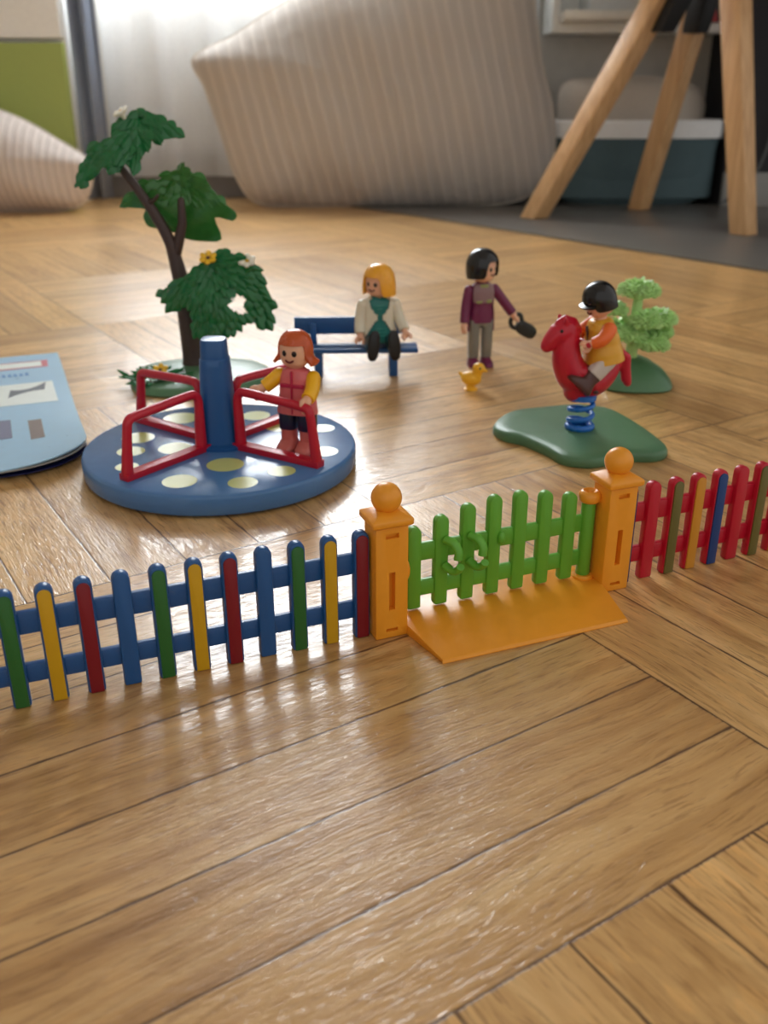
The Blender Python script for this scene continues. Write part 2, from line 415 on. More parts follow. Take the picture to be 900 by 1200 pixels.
tag(big, 'large beige ribbed pillow standing upright before the white sheer curtain', 'pillow')
sm_ = pillow('pillow', [(-66, 16), (-58, 14.8), (-51, 12.4), (-46, 9.6), (-42.2, 7.2), (-41.6, 5.4), (-42.6, 2.2), (-45, .5), (-52, .2), (-64, .2), (-72, 1), (-74, 7), (-72, 14)], 5.2, 'pillow_small', (0, 141.5, 0), radians(-6), 0, seed=9)
tag(sm_, 'small off-white ribbed pillow resting in front of the green cabinet door', 'pillow')

# shelf unit with a tray and books, basket with cushion
sh = thing('shelf_unit', 'white open shelf unit behind the chair with books on its boards', 'shelf', (35.5, 153, 0))
for x in (-10.8, 13.8): MB().box((x, 3.5, 44.4), (.9, 9.2, 41.4)).build('side_panel', 'white_lacquer', sh, bevel=.08)
for z in (24.3, 45, 64): MB().box((1.5, 3.5, z), (23.6, 9, 1.3)).build('board', 'white_lacquer', sh, bevel=.08)
MB().box((1.5, 7.9, 45), (23.6, .4, 40)).build('back_panel', 'white_lacquer', sh)
ty = thing('tray', 'shallow white tray pulled forward on the lowest shelf board', 'tray', (30.6, 152, 24.95))
tb = MB(); tb.box((0, 0, .2), (10.8, 8.4, .4))
for x in (-5.2, 5.2): tb.box((x, 0, .75), (.4, 8.4, 1.1))
for y in (-4.6, 4.1): tb.box((0, y, .75), (10.8, .6, 1.1))
tb.build('tray_body', 'white_lacquer', ty, bevel=.12)
for k, (z, w, m, lb) in enumerate(((26.35, 14.5, 'book_white', 'white book under the blue one at the top of the picture'), (28.6, 13.6, 'book_blue', 'pale blue book lying on the white one on the shelf'))):
    bk = thing('book', lb, 'book', (36.2 + .3 * k, 154, z - 0.02), .05 * k, 'books on the white shelf')
    c_ = MB(); c_.box((0, 0, .09), (w, 8, .18)); c_.box((0, 0, 2.11 if k == 0 else 1.3), (w, 8, .18)); c_.box((-w / 2 + .1, 0, 1.1 if k == 0 else .7), (.2, 8, 2.2 if k == 0 else 1.38)); c_.build('cover', m, bk, bevel=.03)
    MB().box((.1, -.05, 1.1 if k == 0 else .7), (w - .4, 7.6, 1.9 if k == 0 else 1.1)).build('pages', 'page', bk)
rb = thing('box', 'tiny red box at the edge of the shelf beside the books', 'box', (47.0, 152, 24.97)); 
MB().box((0, 0, 2.1), (2, 4, 4.2)).build('carton', 'book_red', rb, bevel=.1); MB().box((0, 0, 4.4), (2.1, 4.1, .5)).build('lid', 'book_red', rb, bevel=.08)

bs = thing('basket', 'dark teal felt basket with a folded white rim behind the chair legs', 'basket', (38.0, 154.5, .18))
def bsec(rows, z): return table(rows, z)
rows = [(0, 10.0, 5.0), (.8, 10.9, 5.6), (5, 12.2, 6.4), (11.5, 12.9, 6.6)]
bm_ = MB(); bm_.rings([sring(*table(rows, z), z, 56, 3.2) for z in (0, .3, .8, 2, 4, 6, 8, 10, 11.5)] + [sring(12.5, 6.2, z, 56, 3.2) for z in (11.5, 8, 4, 1)])
bm_.build('basket_wall', 'felt', bs)
rr = MB(); rr.rings([sring(*x, 56, 3.2) for x in ((13.1, 6.7, 9.4), (13.2, 6.78, 10.4), (13.15, 6.75, 11.6), (12.8, 6.45, 11.9), (12.4, 6.1, 11.6), (12.35, 6.0, 9.6))], cap=False); rr.build('rim', 'basket_lining', bs)
for s in (-1, 1):
    MB().tube([(s * 13.0, -2.2, 9), (s * 13.9, -2, 10.8), (s * 14.1, 0, 12.2), (s * 13.9, 2, 10.8), (s * 13.0, 2.2, 9)], .5, 10, flat=.5).build('handle', 'felt', bs)
ci = pillow('cushion', [(-9.6, -5.5), (-10.6, 1), (-10.8, 8.2), (-6, 9.4), (2, 9.6), (8.6, 8.6), (10.9, 6.2), (10.6, .8), (9.4, -5.5), (4, -6.6), (-5, -6.6)], 3.6, 'linen', (37.6, 155.4, 8.2), 0, 0, seed=12)
tag(ci, 'beige linen cushion stuffed into the teal felt basket', 'cushion')
tag(MB().tube(spline([(58, 148.9, 20), (57.2, 148.7, 13), (56.4, 148.2, 8), (54.6, 147.6, 4), (51.8, 147.2, 1.5), (50, 146.6, .45)], 8), .22, 8).build('cable', 'cable'), 'thin grey cable hanging down in front of the dark wall', 'cable')

# chair with splayed beech legs
ch = thing('chair', 'chair with splayed square beech legs and black metal brackets at the back', 'chair', (40, 130, .18))
def bar(mb, p0, p1, w0, w1, rot):
    p0, p1 = Vector(p0), Vector(p1); t = (p1 - p0).normalized()
    x = Vector((cos(rot), sin(rot), 0)); x = (x - t * x.dot(t)).normalized(); y = t.cross(x); rg = []
    for p, w in ((p0, w0), (p1, w1)):
        zs = None
        rg.append([tuple(p + x * i * w / 2 + y * j * w / 2) for i, j in ((-1, -1), (1, -1), (1, 1), (-1, 1))])
    # level foot
    rg[0] = [(q[0] - t.x / t.z * (q[2] - p0.z), q[1] - t.y / t.z * (q[2] - p0.z), p0.z) for q in rg[0]]
    mb.rings(rg)
LEGS = [((20.3, 132.6), (35.2, 131.2), 28.6, .55, 2.5), ((37.0, 142.6), (41.2, 137.0), 28.8, .62, 2.3), ((43.0, 116.2), (39.3, 121.5), 29.5, .62, 2.35), ((61.5, 127.5), (48.6, 128.8), 29.8, .4, 2.4)]
for (bx, by), (tx, ty_), tz, rot, lw_ in LEGS:
    m = MB(); bar(m, (bx - 40, by - 130, 0), (tx - 40, ty_ - 130, tz), lw_, lw_ + .35, rot); lg = m.build('leg', 'beech', ch, bevel=.22)
    k = .86; q = (lerp(bx, tx, k) - 40, lerp(by, ty_, k) - 130, tz * k)
    if by < 120: MB().ell((q[0] - .65, q[1] - 1.42, q[2] + .3), (.42, .3, .42)).build('screw', 'metal_black', lg)
bk = MB()
for (bx, by), (tx, ty_), tz, rot, lw_ in LEGS:
    d = Vector((40.5 - tx, 129.5 - ty_, 0)).normalized()
    p0 = Vector((lerp(bx, tx, .8) - 40, lerp(by, ty_, .8) - 130, tz * .8 - .5)) + d * 2.2
    p1 = Vector((tx - 40, ty_ - 130, tz)) + d * 1.6
    m = MB(); bar(m, p0, p1, 2.4, 3.0, rot); m.build('bracket', 'metal_black', ch, bevel=.2)
MB().box((1, -.5, 30.6), (16, 16, 1.6)).build('under_frame', 'metal_black', ch, bevel=.3)
st_ = MB(); st_.rings([sring(*r, 48, 3.0) for r in ((15, 14.5, 31.4), (18.5, 18, 32.2), (20, 19.5, 34.2), (20.2, 19.7, 36), (19.4, 18.9, 35.9), (17.6, 17, 33.6), (8, 8, 33.1))]); st_.build('seat', 'white_lacquer', ch)

# ------------------------------------------------------------------ fences and gate
FA = radians(21.7)
def picket_poly(w, h, z0=0.0):
    pts = [(-w / 2, z0), (w / 2, z0)]
    for k in range(0, 11): pts.append((w / 2 * cos(pi * k / 10), h - w / 2 + w / 2 * sin(pi * k / 10)))
    return pts
def fence(label, loc, rz, spacing, inlays, body, x_rail, group):
    f = thing('picket_fence', label, 'toy fence', loc, rz, None)
    for z, h in ((2.5, .68), (.92, .58)):
        MB().box(((x_rail[0] + x_rail[1]) / 2, .32, z), (x_rail[1] - x_rail[0], .24, h)).build('rail', body, f, bevel=.06)
    for i, c in inlays:
        pk = MB().prism([(x + i * spacing, z) for x, z in picket_poly(.49, 3.62)], .02, .36).build('picket', body, f, bevel=.07)
        if c: lab(MB().prism([(x + i * spacing, z) for x, z in picket_poly(.37, 3.52, .03)], -.03, .06).build('inlay', c, pk, bevel=.015), c.replace('inlay_', '').replace('_', ' ') + ' face inlay')
    return f
seq = {0: None, 1: 'inlay_green', 2: 'inlay_yellow', 3: 'red_dark'}
fence('blue toy picket fence with green, yellow and red slats left of the yellow gate', (-9.99, 21.55, 0), FA, 1.005,
      [(i, seq[(i + 1) % 4]) for i in range(-1, 11)], 'blue', (-1.9, 10.35), None)
seqr = {0: None, 1: 'inlay_olive', 2: 'inlay_amber', 3: 'inlay_blue'}
fence('red toy picket fence with olive, amber and blue slats right of the yellow gate', (9.2 , 29.2, 0), radians(22.6), .945,
      [(-1, 'navy')] + [(i, seqr[i % 4]) for i in range(0, 7)], 'red', (-1.25, 6.4), None)

gt = thing('toy_gate', 'yellow toy gate with ball-topped posts, green picket leaf and sloping threshold', 'toy gate', (.255, 25.24, 0), FA)
for px in (0, 8.2):
    p = MB().box((px, .5, 1.95), (1.08, 1.0, 3.9)).build('post', 'amber', gt, bevel=.07)
    cut(p, [((px, 0, 3.52), (.42, .3, .16)), ((px, 0, 1.65), (.2, .5, 1.3)), ((px, 0, .3), (.4, .3, .12))])
    cp = MB(); cp.rings([[(px + s * a_, .5 + t_ * b_, z) for s, t_ in ((-1, -1), (1, -1), (1, 1), (-1, 1))] for a_, b_, z in ((.56, .52, 3.8), (.66, .62, 3.86), (.66, .62, 4.05), (.30, .28, 4.24))])
    cp.build('cap', 'amber', p, bevel=.04)
    bl = MB(); bl.lathe([(.3, 4.15), (.27, 4.25)], 24, c=(px, .5)); bl.ell((px, .5, 4.58), (.47, .47, .47), n=32, m=20); bl.build('ball_finial', 'amber', p)
    lab(MB().box((px, .32, 1.65), (.24, .1, 1.28)).build('plug_glow', 'slot_orange', p), 'orange-red filling inside the slot: fence end at right post, painted translucent glow at left')  # on the left post this colour paints light shining through the translucent plastic
    if px == 0: MB().ell((.56, .3, 2.15), (.13, .2, .36)).build('catch', 'amber', p)
    else:
        rg = MB(); rg.tube([(7.4 + .24 * cos(t * 2 * pi / 24), .78 + .24 * sin(t * 2 * pi / 24), 3.36) for t in range(24)], .14, 12, closed=True, flat=1.5); rg.box((7.66, .7, 3.36), (.2, .3, .36)); rg.build('hinge_ring', 'amber', p)
        MB().lathe([(.34, .2), (.36, .26), (.36, .42), (.3, .48)], 24, c=(7.4, .78)).build('hinge_seat', 'amber', p)
rp = MB()
prof = [(-1.95, .04, .83, 7.42), (-1.88, .12, .86, 7.4), (.05, .36, .50, 7.72), (1.0, .36, .50, 7.72), (3.0, .1, .86, 7.4)]
top = [[(x0, y, z), (x1, y, z)] for y, z, x0, x1 in prof]; bot = [[(x0, y, 0.0), (x1, y, 0.0)] for y, z, x0, x1 in prof]
rp.rings([[t[0], t[1], b_[1], b_[0]] for t, b_ in zip(top, bot)]); rp.build('threshold', 'amber', gt, bevel=.06)
leaf = thing('gate_leaf', '', 'x'); del leaf['label']; del leaf['category']; leaf.parent = gt
lab(leaf, 'green picket gate leaf')
HS = [3.29, 3.54, 3.78, 3.93, 3.93, 3.78, 3.58]
for i, h in enumerate(HS):
    x = 1.05 + .935 * i
    MB().prism([(x + u, z) for u, z in picket_poly(.47, h, .42)], .68, 1.02).build('picket', 'gate_green', leaf, bevel=.08)
MB().lathe([(.2, .44), (.24, .5), (.24, 3.1), (.22, 3.16), (.12, 3.2), (.1, 3.42)], 20, c=(7.4, .8)).build('hinge_rod', 'gate_green', leaf)
for z, h in ((2.38, .6), (1.1, .55)): MB().box((4.15, .88, z), (6.4, .22, h)).build('rail', 'gate_green', leaf, bevel=.06)
for x in (2.12, 2.98):
    hk = MB(); hk.tube(spline([(x - .05, .66, 2.75), (x + .12, .40, 2.7), (x + .22, .26, 2.45), (x + .2, .22, 2.2)], 6), [.17] * 19, 12, flat=.8)
    hk.tube(spline([(x - .05, .66, 1.85), (x + .08, .38, 1.75), (x + .2, .22, 1.82), (x + .24, .12, 1.98)], 6), [.16] * 19, 12, flat=.8); hk.build('latch_hook', 'gate_green', leaf)
MB().ell((4.06, .66, 2.45), (.13, .14, .24)).build('stop_bump', 'gate_green', leaf)

# ------------------------------------------------------------------ merry-go-round
mg = thing('merry_go_round', 'round blue toy merry-go-round with pale yellow dots and red handrails', 'toy merry-go-round', (-7.42, 40.3, 0))
d = MB(); d.lathe([(5.7, .0), (5.75, .12), (6.08, .14), (6.13, .24), (6.13, .86), (6.07, .96), (5.98, 1.0), (.01, 1.0)], 128)
dots = [(-8.41, 35.79, .72), (-6.82, 37.68, .8), (-5.79, 35.65, .62), (-4.33, 36.93, .6), (-9.4, 39.73, .75), (-11.39, 41.14, .75), (-10.98, 37.43, .5), (-11.28, 39.32, .62), (-9.98, 44.02, .85), (-6.34, 44.42, .7), (-2.66, 39.32, .62), (-4.96, 42.85, .8), (-2.9, 42.5, .55), (-8.2, 45.2, .5)]
for x, y, r in dots:
    d.lathe([(r, .99), (r, 1.006), (.01, 1.006)], 40, mi=1, c=(x + 7.42, y - 40.3))
d.build('turntable', ['blue_disc', 'pale_dot'], mg)
pl = MB(); pl.rings([sring(r, r, z, 32, 3.0) for r, z in ((1.1, 1.0), (1.12, 1.14), (.98, 1.2), (.84, 1.22), (.74, 3.2), (.67, 4.7), (.645, 5.0), (.60, 5.05), (.57, 5.75), (.52, 5.86), (.3, 5.9))]); pl.build('centre_post', 'blue', mg)
for k, ang in enumerate((54, 144, 234, 328)):
    ca, sa = cos(radians(ang)), sin(radians(ang)); mt = Matrix.Rotation(radians(ang), 4, 'Z')
    h = MB()
    h.box((3.2, 0, 1.15), (4.75, .5, .28), mat=mt)
    h.tube(spline([(1.2, 0, 1.2), (1.18, 0, 2.2), (1.16, 0, 3.25), (1.3, 0, 3.58), (1.65, 0, 3.68), (3.2, 0, 3.62), (4.7, 0, 3.54), (5.02, 0, 3.42), (5.12, 0, 3.1), (5.24, 0, 2.2), (5.36, 0, 1.2)], 5), [.26, .255, .25, .245, .24, .235, .23, .22, .21, .2, .2] + [.2] * 30 + [.2, .205, .21, .215, .22, .23, .235, .24, .25, .26], 14, mat=mt)
    h.build('handrail', 'red', mg, bevel=.05)

# ------------------------------------------------------------------ toy figures
def hair_mesh(mb, c, r, end, flare=None, nA=48, nT=18, mi=0, top=1.0):
    "cap around a head; end(az) -> polar angle where the hair stops, az 0 = face direction"
    rg = []
    for i in range(nT + 1):
        row = []
        for k in range(nA):
            az = 2 * pi * k / nA; th = .02 + (end(az) - .02) * i / nT
            f = flare(az, th) if flare else 1
            s_ = abs(sin(th)) ** .86 if th < pi / 2 else 1 - .14 * ((th - pi / 2) / 1.1) ** 2
            x = r[0] * s_ * f * sin(az); y = -r[1] * s_ * f * cos(az)
            z = r[2] * (cos(th) * top if th < pi / 2 else -(th - pi / 2) * 1.0)
            row.append((c[0] + x, c[1] + y, c[2] + z))
        rg.append(row)
    mb.rings(rg, mi, cap=False)

def figure(label, loc, rz, c):
    root = thing('toy_figure', label, 'toy figure', loc, rz, None)
    H = c['hip']; T = c['torso']; hz = c['head']; hr = c.get('hr', (.66, .66, .74))
    leg_a = c.get('leg_angle', 0); sx = c.get('leg_x', .48); splay = c.get('splay', 0); lw = c.get('leg_w', .43)
    tilt = Matrix.Translation((0, 0, H)) @ Matrix.Rotation(c.get('lean', 0), 4, 'X') @ Matrix.Translation((0, 0, -H))
    headm = tilt @ Matrix.Translation((0, 0, hz)) @ Matrix.Rotation(c.get('head_turn', 0), 4, 'Z') @ Matrix.Rotation(c.get('head_nod', 0), 4, 'X')
    L = H
    def legm(s): return Matrix.Translation((s * sx, 0, H - .0)) @ Matrix.Rotation(s * splay, 4, 'Y') @ Matrix.Rotation(-leg_a, 4, 'X')
    # body: one continuous skin-coloured surface
    body = MB()
    body.rings([sring(*r, 28, 2.4) for r in ((.2 * hr[0], .2 * hr[1], -.98 * hr[2]), (.62 * hr[0], .62 * hr[1], -.93 * hr[2]), (.88 * hr[0], .88 * hr[1], -.7 * hr[2]), (.99 * hr[0], .99 * hr[1], -.2 * hr[2]), (hr[0], hr[1], .2 * hr[2]), (.9 * hr[0], .9 * hr[1], .65 * hr[2]), (.55 * hr[0], .55 * hr[1], .93 * hr[2]), (.1, .1, hr[2]))], mat=headm)
    tz0, tz1 = T[0][0], T[-1][0]
    body.chain([tilt @ Vector((0, 0, tz1 - .4)), tilt @ Vector((0, 0, hz - .6))], .3)
    body.rings([sring(max(a_ - .14, .12), max(b_ - .14, .12), z, 24) for z, a_, b_ in T], mat=tilt)
    body.box((0, 0, H), (sx * 2, .5, .5))
    for s in (-1, 1):
        m = legm(s); body.chain([m @ Vector((0, 0, -.1)), m @ Vector((0, 0, -L + .3))], [.24, .2]); body.chain([m @ Vector((0, 0, -L + .3)), m @ Vector((0, -.35, -L + .24))], .15)
    for ar in c['arms']:
        sh_, el, wr = [Vector(p) for p in ar['pts']]; gr_ = ar.get('grip', (0, 0, 1)); rd = c.get('hand_r', .2)
        body.chain([sh_, el, wr], [.2, .19, .18])
        dr = (wr - el).normalized(); side = Vector(gr_).normalized(); side = (side - dr * side.dot(dr)).normalized()
        cc = wr + dr * (rd * 2.0)                       # C-shaped gripping hand
        body.chain([wr, wr + dr * rd * .7], [rd * .95, rd * 1.0])
        arc = [cc + (-dr * cos(radians(t_)) + side * sin(radians(t_))) * rd * 1.15 for t_ in range(-128, 129, 16)]
        body.chain(arc, [rd * .42, rd * .5, rd * .55] + [rd * .62] * (len(arc) - 6) + [rd * .6, rd * .5, rd * .42], 12)
        th = side.cross(dr)
        body.chain([wr + th * rd * .6, wr + th * rd * .9 + dr * rd * .9, cc + th * rd * .55 + dr * .05], [rd * .4, rd * .38, rd * .3], 10)
    bo = body.build('body', 'skin', root, remesh=.05, sharp=180)
    # printed face
    fc = MB()
    def on_face(az, z):
        k = sqrt(max(0, 1 - (z / hr[2]) ** 2 * .18)); return Vector((hr[0] * k * sin(az), -hr[1] * k * cos(az), z))
    for s in (-1, 1):
        p = on_face(s * .36, -.02); fc.ell((0, 0, 0), (.115, .05, .13), 0, headm @ Matrix.Translation(p) @ Matrix.Rotation(s * .36, 4, 'Z'), 16, 10)
    fe = fc.build('eyes', 'ink', bo)
    mo = MB(); mo.tube([headm @ (on_face(t * .3, -.30 - .10 * (1 - t * t)) * 1.0) for t in [k / 6 - 1 for k in range(13)]], [.02] + [.045] * 11 + [.02], 8); mo.build('mouth', 'mouth', bo)
    # clothes
    nz = 30; zs = [lerp(tz0, tz1, k / nz) for k in range(nz + 1)]; nA = 56
    def trg(z, g=0): a_, b_ = table(T, z); return sring(a_ + g, b_ + g, z, nA)
    tops = c.get('tops', [])
    for nm, mt, g, keep, z0, z1 in tops:
        zz = [lerp(z0, z1, k / nz) for k in range(nz + 1)]
        m = MB(); R_ = [trg(z, g) for z in zz]
        if keep:
            kf = lambda i, j, zz=zz: keep(((j + .5) / nA * 2 * pi + pi / 2 + pi) % (2 * pi) - pi, (zz[i] + zz[i + 1]) / 2)
            m.rings(R_, mat=tilt, cap=False, keep=kf); o = m.build(nm, mt, root, solid=.06, soffset=0, sharp=60)
        else: m.rings(R_, mat=tilt); o = m.build(nm, mt, root, sharp=60)
    for nm, mt, bx in c.get('trims', []):
        m = MB()
        for q in bx: m.box(*q, mat=tilt)
        m.build(nm, mt, root, bevel=.02)
    for ar in c['arms']:
        sh_, el, wr = [Vector(p) for p in ar['pts']]; ra = c.get('arm_r', (.36, .35, .31))
        pts = spline([sh_, lerp(sh_, el, .5) + (el - (sh_ + wr) / 2) * .25, el, lerp(el, wr, .5) + (el - (sh_ + wr) / 2) * .15, wr - (wr - el).normalized() * .05], 4)
        rad = [lerp(ra[0], ra[2], k / (len(pts) - 1)) for k in range(len(pts))]
        m = MB(); d0 = (pts[0] - pts[1]).normalized()
        PP = [pts[0] + d0 * rad[0] * sin(radians(q)) * .9 for q in (86, 60, 30)] + pts; RR = [rad[0] * cos(radians(q)) for q in (86, 60, 30)] + rad
        m.tube(PP, RR, 20); m.build('sleeve', c['sleeve'], root, bevel=.03)
    tr = MB(); 
    tr.rings([sring(sx + lw - .02, .44, z, 32, 3.2) for z in (H - .22, H + .1, H + .35)], mat=None if leg_a == 0 else tilt)
    bz = c.get('boot_h', .55)
    for s in (-1, 1):
        m = legm(s)
        tr.rings([sring(w_, d_, z, 26, 3.2) for w_, d_, z in ((.3, .3, .28), (lw, .42, .12), (lw, .43, -.2), (lw * .96, .4, -L * .5), (lw * .92, .37, -L + bz))], mat=m)
    tr.build('trousers', c['trousers'], root, bevel=.02)
    for s in (-1, 1):
        m = legm(s); bt = MB()
        prof = [(0, .42, .66, -.2), (.06, .45, .72, -.21), (.22, .44, .68, -.19), (.36, .40, .52, -.1), (.5, .36, .37, 0), (bz + .03, lw * .93, .375, 0)]
        if bz > .7: prof = prof[:-1] + [(bz * .75, .35, .35, 0), (bz + .03, lw * .95, .40, 0)]
        bt.rings([sring(w_ * lw / .43, d_ * c.get('foot', 1), z - L, 28, 2.8, 0, y_ * c.get('foot', 1)) for z, w_, d_, y_ in prof], mat=m); bt.build('boot', c['boots'], root, sharp=50)
    # hair or helmet
    hm = MB(); hc = c['hair']
    hair_mesh(hm, (0, .03, .06), tuple(v * hc.get('scale', 1.16) for v in hr), hc['end'], hc.get('flare'), top=hc.get('top', 1.0))
    for i, v in enumerate(hm.v): hm.v[i] = tuple(headm @ Vector(v))
    ho = hm.build(hc['name'], hc['mat'], root, solid=.12, sharp=60, weld=True)
    if hc.get('peak'):
        pk = MB(); pk.rings([[(sin(t) * .72 * f, -.5 - cos(t) * .42 * f + (1 - f) * .3, .22 - .16 * f + dz) for t in [(-1.25 + 2.5 * k / 16) for k in range(17)]] for f, dz in ((.55, .02), (1.0, -.02))], closed=False, cap=False)
        for i, v in enumerate(pk.v): pk.v[i] = tuple(headm @ Vector(v))
        pk.build('peak', hc['mat'], ho, solid=.09)
    return root

def az_of(az): return abs(((az + pi) % (2 * pi)) - pi)
def bob(front, side, back, fw=.62):
    def end(az):
        d = az_of(az)
        if d < fw: return front
        if d < fw + .2: return lerp(front, side, (d - fw) / .2)
        return lerp(side, back, (d - fw - .2) / (pi - fw - .2))
    return end

# girl on the merry-go-round
gR = -0.36
GX, GY = -3.8, 39.62
T_child = [(1.75, .92, .56), (2.1, .88, .54), (2.7, .78, .5), (3.3, .74, .46), (3.62, .62, .40), (3.78, .36, .30)]
def girl_flare(az, th): return 1 + (.55 * max(0, (th - 1.8) / .5) ** 2.2 if az_of(az) > .6 else 0)
figure('girl toy figure with red bob, pink jacket and yellow sleeves on the merry-go-round', (GX, GY, 1.0), gR, dict(
    hip=1.95, torso=T_child, head=4.52, hr=(.66, .66, .72), leg_x=.45, leg_w=.40, boot_h=1.0, arm_r=(.32, .33, .30), hand_r=.215,
    arms=[dict(pts=[(-.78, 0, 3.38), (-1.15, -.28, 3.04), (-1.4, -.46, 2.84)], grip=(0, .5, 1)),
          dict(pts=[(.80, 0, 3.38), (1.0, -.62, 2.96), (1.0, -1.1, 2.72)], grip=(0, .5, 1))],
    tops=[('jacket', 'pink', 0, None, 1.75, 3.78)], sleeve='sleeve_yellow', trousers='dark_navy', boots='boot_pink',
    trims=[('jacket_trim', 'magenta', [((0, -.51, 2.75), (.07, .16, 1.9)), ((0, -.49, 3.05), (1.1, .14, .16))])],
    hair=dict(name='hair', mat='hair_red', end=bob(1.26, 2.22, 2.25, .92), flare=girl_flare)))

# bench with the blond woman
bn = thing('toy_bench', 'blue toy park bench behind the merry-go-round', 'toy bench', (-1.7, 55.6, 0), .04)
for y in (-.55, .22): MB().box((0, y, 1.62), (7.4, .72, .3)).build('seat_slat', 'blue', bn, bevel=.08)
MB().box((-.4, 1.15, 2.72), (6.6, .24, 1.05)).build('backrest', 'blue', bn, bevel=.07)
for s in (-1, 1):
    for y in (-.5, .75): MB().box((s * 2.25, y, .74), (.5, .38, 1.48)).build('leg', 'blue', bn, bevel=.06)
    MB().box((s * 2.25 - .3, .95, 2.2), (.42, .26, 1.5)).build('back_support', 'blue', bn, bevel=.05)
T_ad = [(2.35, 1.02, .62), (2.9, .96, .58), (3.6, .82, .52), (4.4, .82, .50), (4.75, .74, .44), (5.0, .38, .30)]
BZ = 1.77 - 2.42 + .42
def card_keep(az, z):
    d = abs(az)
    if z > 3.85: return d > .06 + .85 * (z - 3.85) / 1.0
    return d > .06 + .95 * (3.85 - z) / 1.35
figure('blond toy woman in a cream cardigan and teal top seated on the blue bench', (-.3, 55.35, BZ), .13, dict(
    hip=2.42, torso=T_ad, head=5.76, hr=(.74, .74, .80), leg_angle=radians(88), head_turn=-.75, leg_x=.62, leg_w=.33, splay=-.1, foot=1.25,
    arms=[dict(pts=[(-.93, 0, 4.5), (-1.12, -.1, 3.6), (-1.18, -.45, 2.85)], grip=(1, 0, 0)),
          dict(pts=[(.93, 0, 4.5), (1.2, -.2, 3.7), (1.42, -.75, 3.05)], grip=(1, 0, 0))],
    tops=[('blouse', 'teal', -.03, None, 2.35, 5.0), ('cardigan', 'cream', .05, card_keep, 2.4, 4.92)],
    trims=[('blouse_stripes', 'teal_stripe', [((0, -.50, 4.32 + .0), (.3, .06, .05)), ((0, -.50, 4.5), (.44, .05, .05)), ((0, -.56, 2.75), (.9, .08, .05)), ((0, -.55, 2.95), (.7, .08, .05)), ((0, -.54, 3.15), (.5, .06, .05))])],
    sleeve='cream', trousers='dark_teal', boots='black',
    hair=dict(name='hair', mat='hair_blond', end=bob(1.25, 2.3, 2.35), scale=1.28, flare=lambda az, th: 1 + .1 * max(0, th - 1.4))))

# standing woman with the bag
def scarf_keep(az, z): return abs(az) < .95
figure('black-haired toy woman in a plum jacket and grey trousers, standing beside the duckling', (5.95, 57.6, 0), .22, dict(
    hip=2.75, torso=[(2.75, .76, .52), (3.2, .74, .5), (3.8, .66, .46), (4.6, .72, .46), (4.95, .66, .42), (5.2, .34, .30)], head=6.0, hr=(.76, .76, .82), arm_r=(.32, .31, .29),
    head_turn=.72, leg_x=.42, leg_w=.34,
    arms=[dict(pts=[(-.8, 0, 4.72), (-1.02, -.1, 3.6), (-1.12, -.3, 2.72)], grip=(0, 1, 0)),
          dict(pts=[(.78, 0, 4.72), (1.38, -.1, 3.95), (1.98, -.25, 3.2)], grip=(.3, 1, 0))],
    tops=[('jacket', 'plum', 0, None, 2.75, 5.2), ('coat_back', 'plum', .05, lambda az, z: abs(az) > 1.35, 2.2, 4.2), ('scarf', 'scarf', .06, scarf_keep, 4.0, 5.1)],
    trims=[('scarf_fringe', 'scarf_green', [((-.3, -.53, 4.05), (.36, .08, .14)), ((.32, -.53, 4.08), (.3, .08, .2)), ((0, -.47, 5.0), (.5, .12, .18))])],
    sleeve='plum', trousers='grey_plastic', boots='plum',
    hair=dict(name='hair', mat='hair_black', end=bob(1.2, 2.1, 2.25), scale=1.34, flare=lambda az, th: 1 - .1 * max(0, th - 1.9))))
bg = thing('handbag', 'black toy handbag held in the hand of the standing woman', 'handbag', (8.2, 57.85, 2.75))
mt = Matrix.Rotation(radians(28), 4, 'Y')
m = MB(); m.rings([[(x * s_ + .78, y * .9, z * s2 - .2) for x, z, y in [(.68 * math.copysign(abs(cos(t)) ** .7, cos(t)), .42 * math.copysign(abs(sin(t)) ** .7, sin(t)), yy) for t in [2 * pi * k / 28 for k in range(28)]]] for yy, s_, s2 in ((-.3, .6, .6), (-.27, .88, .88), (-.2, 1, 1), (.2, 1, 1), (.27, .88, .88), (.3, .6, .6))], mat=mt)
m.build('bag_body', 'bag', bg)
MB().tube([mt @ Vector(p) for p in spline([(.35, 0, .1), (.0, 0, .42), (-.3, 0, .2), (-.32, 0, -.2), (-.05, 0, -.45), (.3, 0, -.42)], 6)], .13, 10).build('handle', 'bag', bg)
MB().box((0, 0, 0), (.3, .68, .16), mat=mt @ Matrix.Translation((.25, 0, -.1))).build('clasp', 'bag', bg, bevel=.03)

# duckling
dk = tag(MB().ell((0, 0, .66), (.46, .62, .42)).chain([(0, -.3, .85), (0, -.42, 1.15)], [.32, .28]).ell((0, -.46, 1.3), (.35, .37, .33)).chain([(0, .4, .72), (0, .72, .9)], [.2, .08])
    .chain([(0, -.78, 1.24), (0, -.92, 1.2)], [.13, .09]).lathe([(.42, 0), (.42, .07), (.26, .14), (.24, .35)], 20).build('toy_duckling', 'duck', remesh=.035, sharp=180), 'little yellow toy duckling at the feet of the standing woman', 'toy duck')
dk.location = (4.99 * S, 52.3 * S, 0); dk.rotation_euler = (0, 0, radians(62))
em = MB()
for s in (-1, 1): em.ell((s * .28, -.64, 1.38), (.06, .06, .07), n=10, m=8)
em.build('eyes', 'ink', dk)

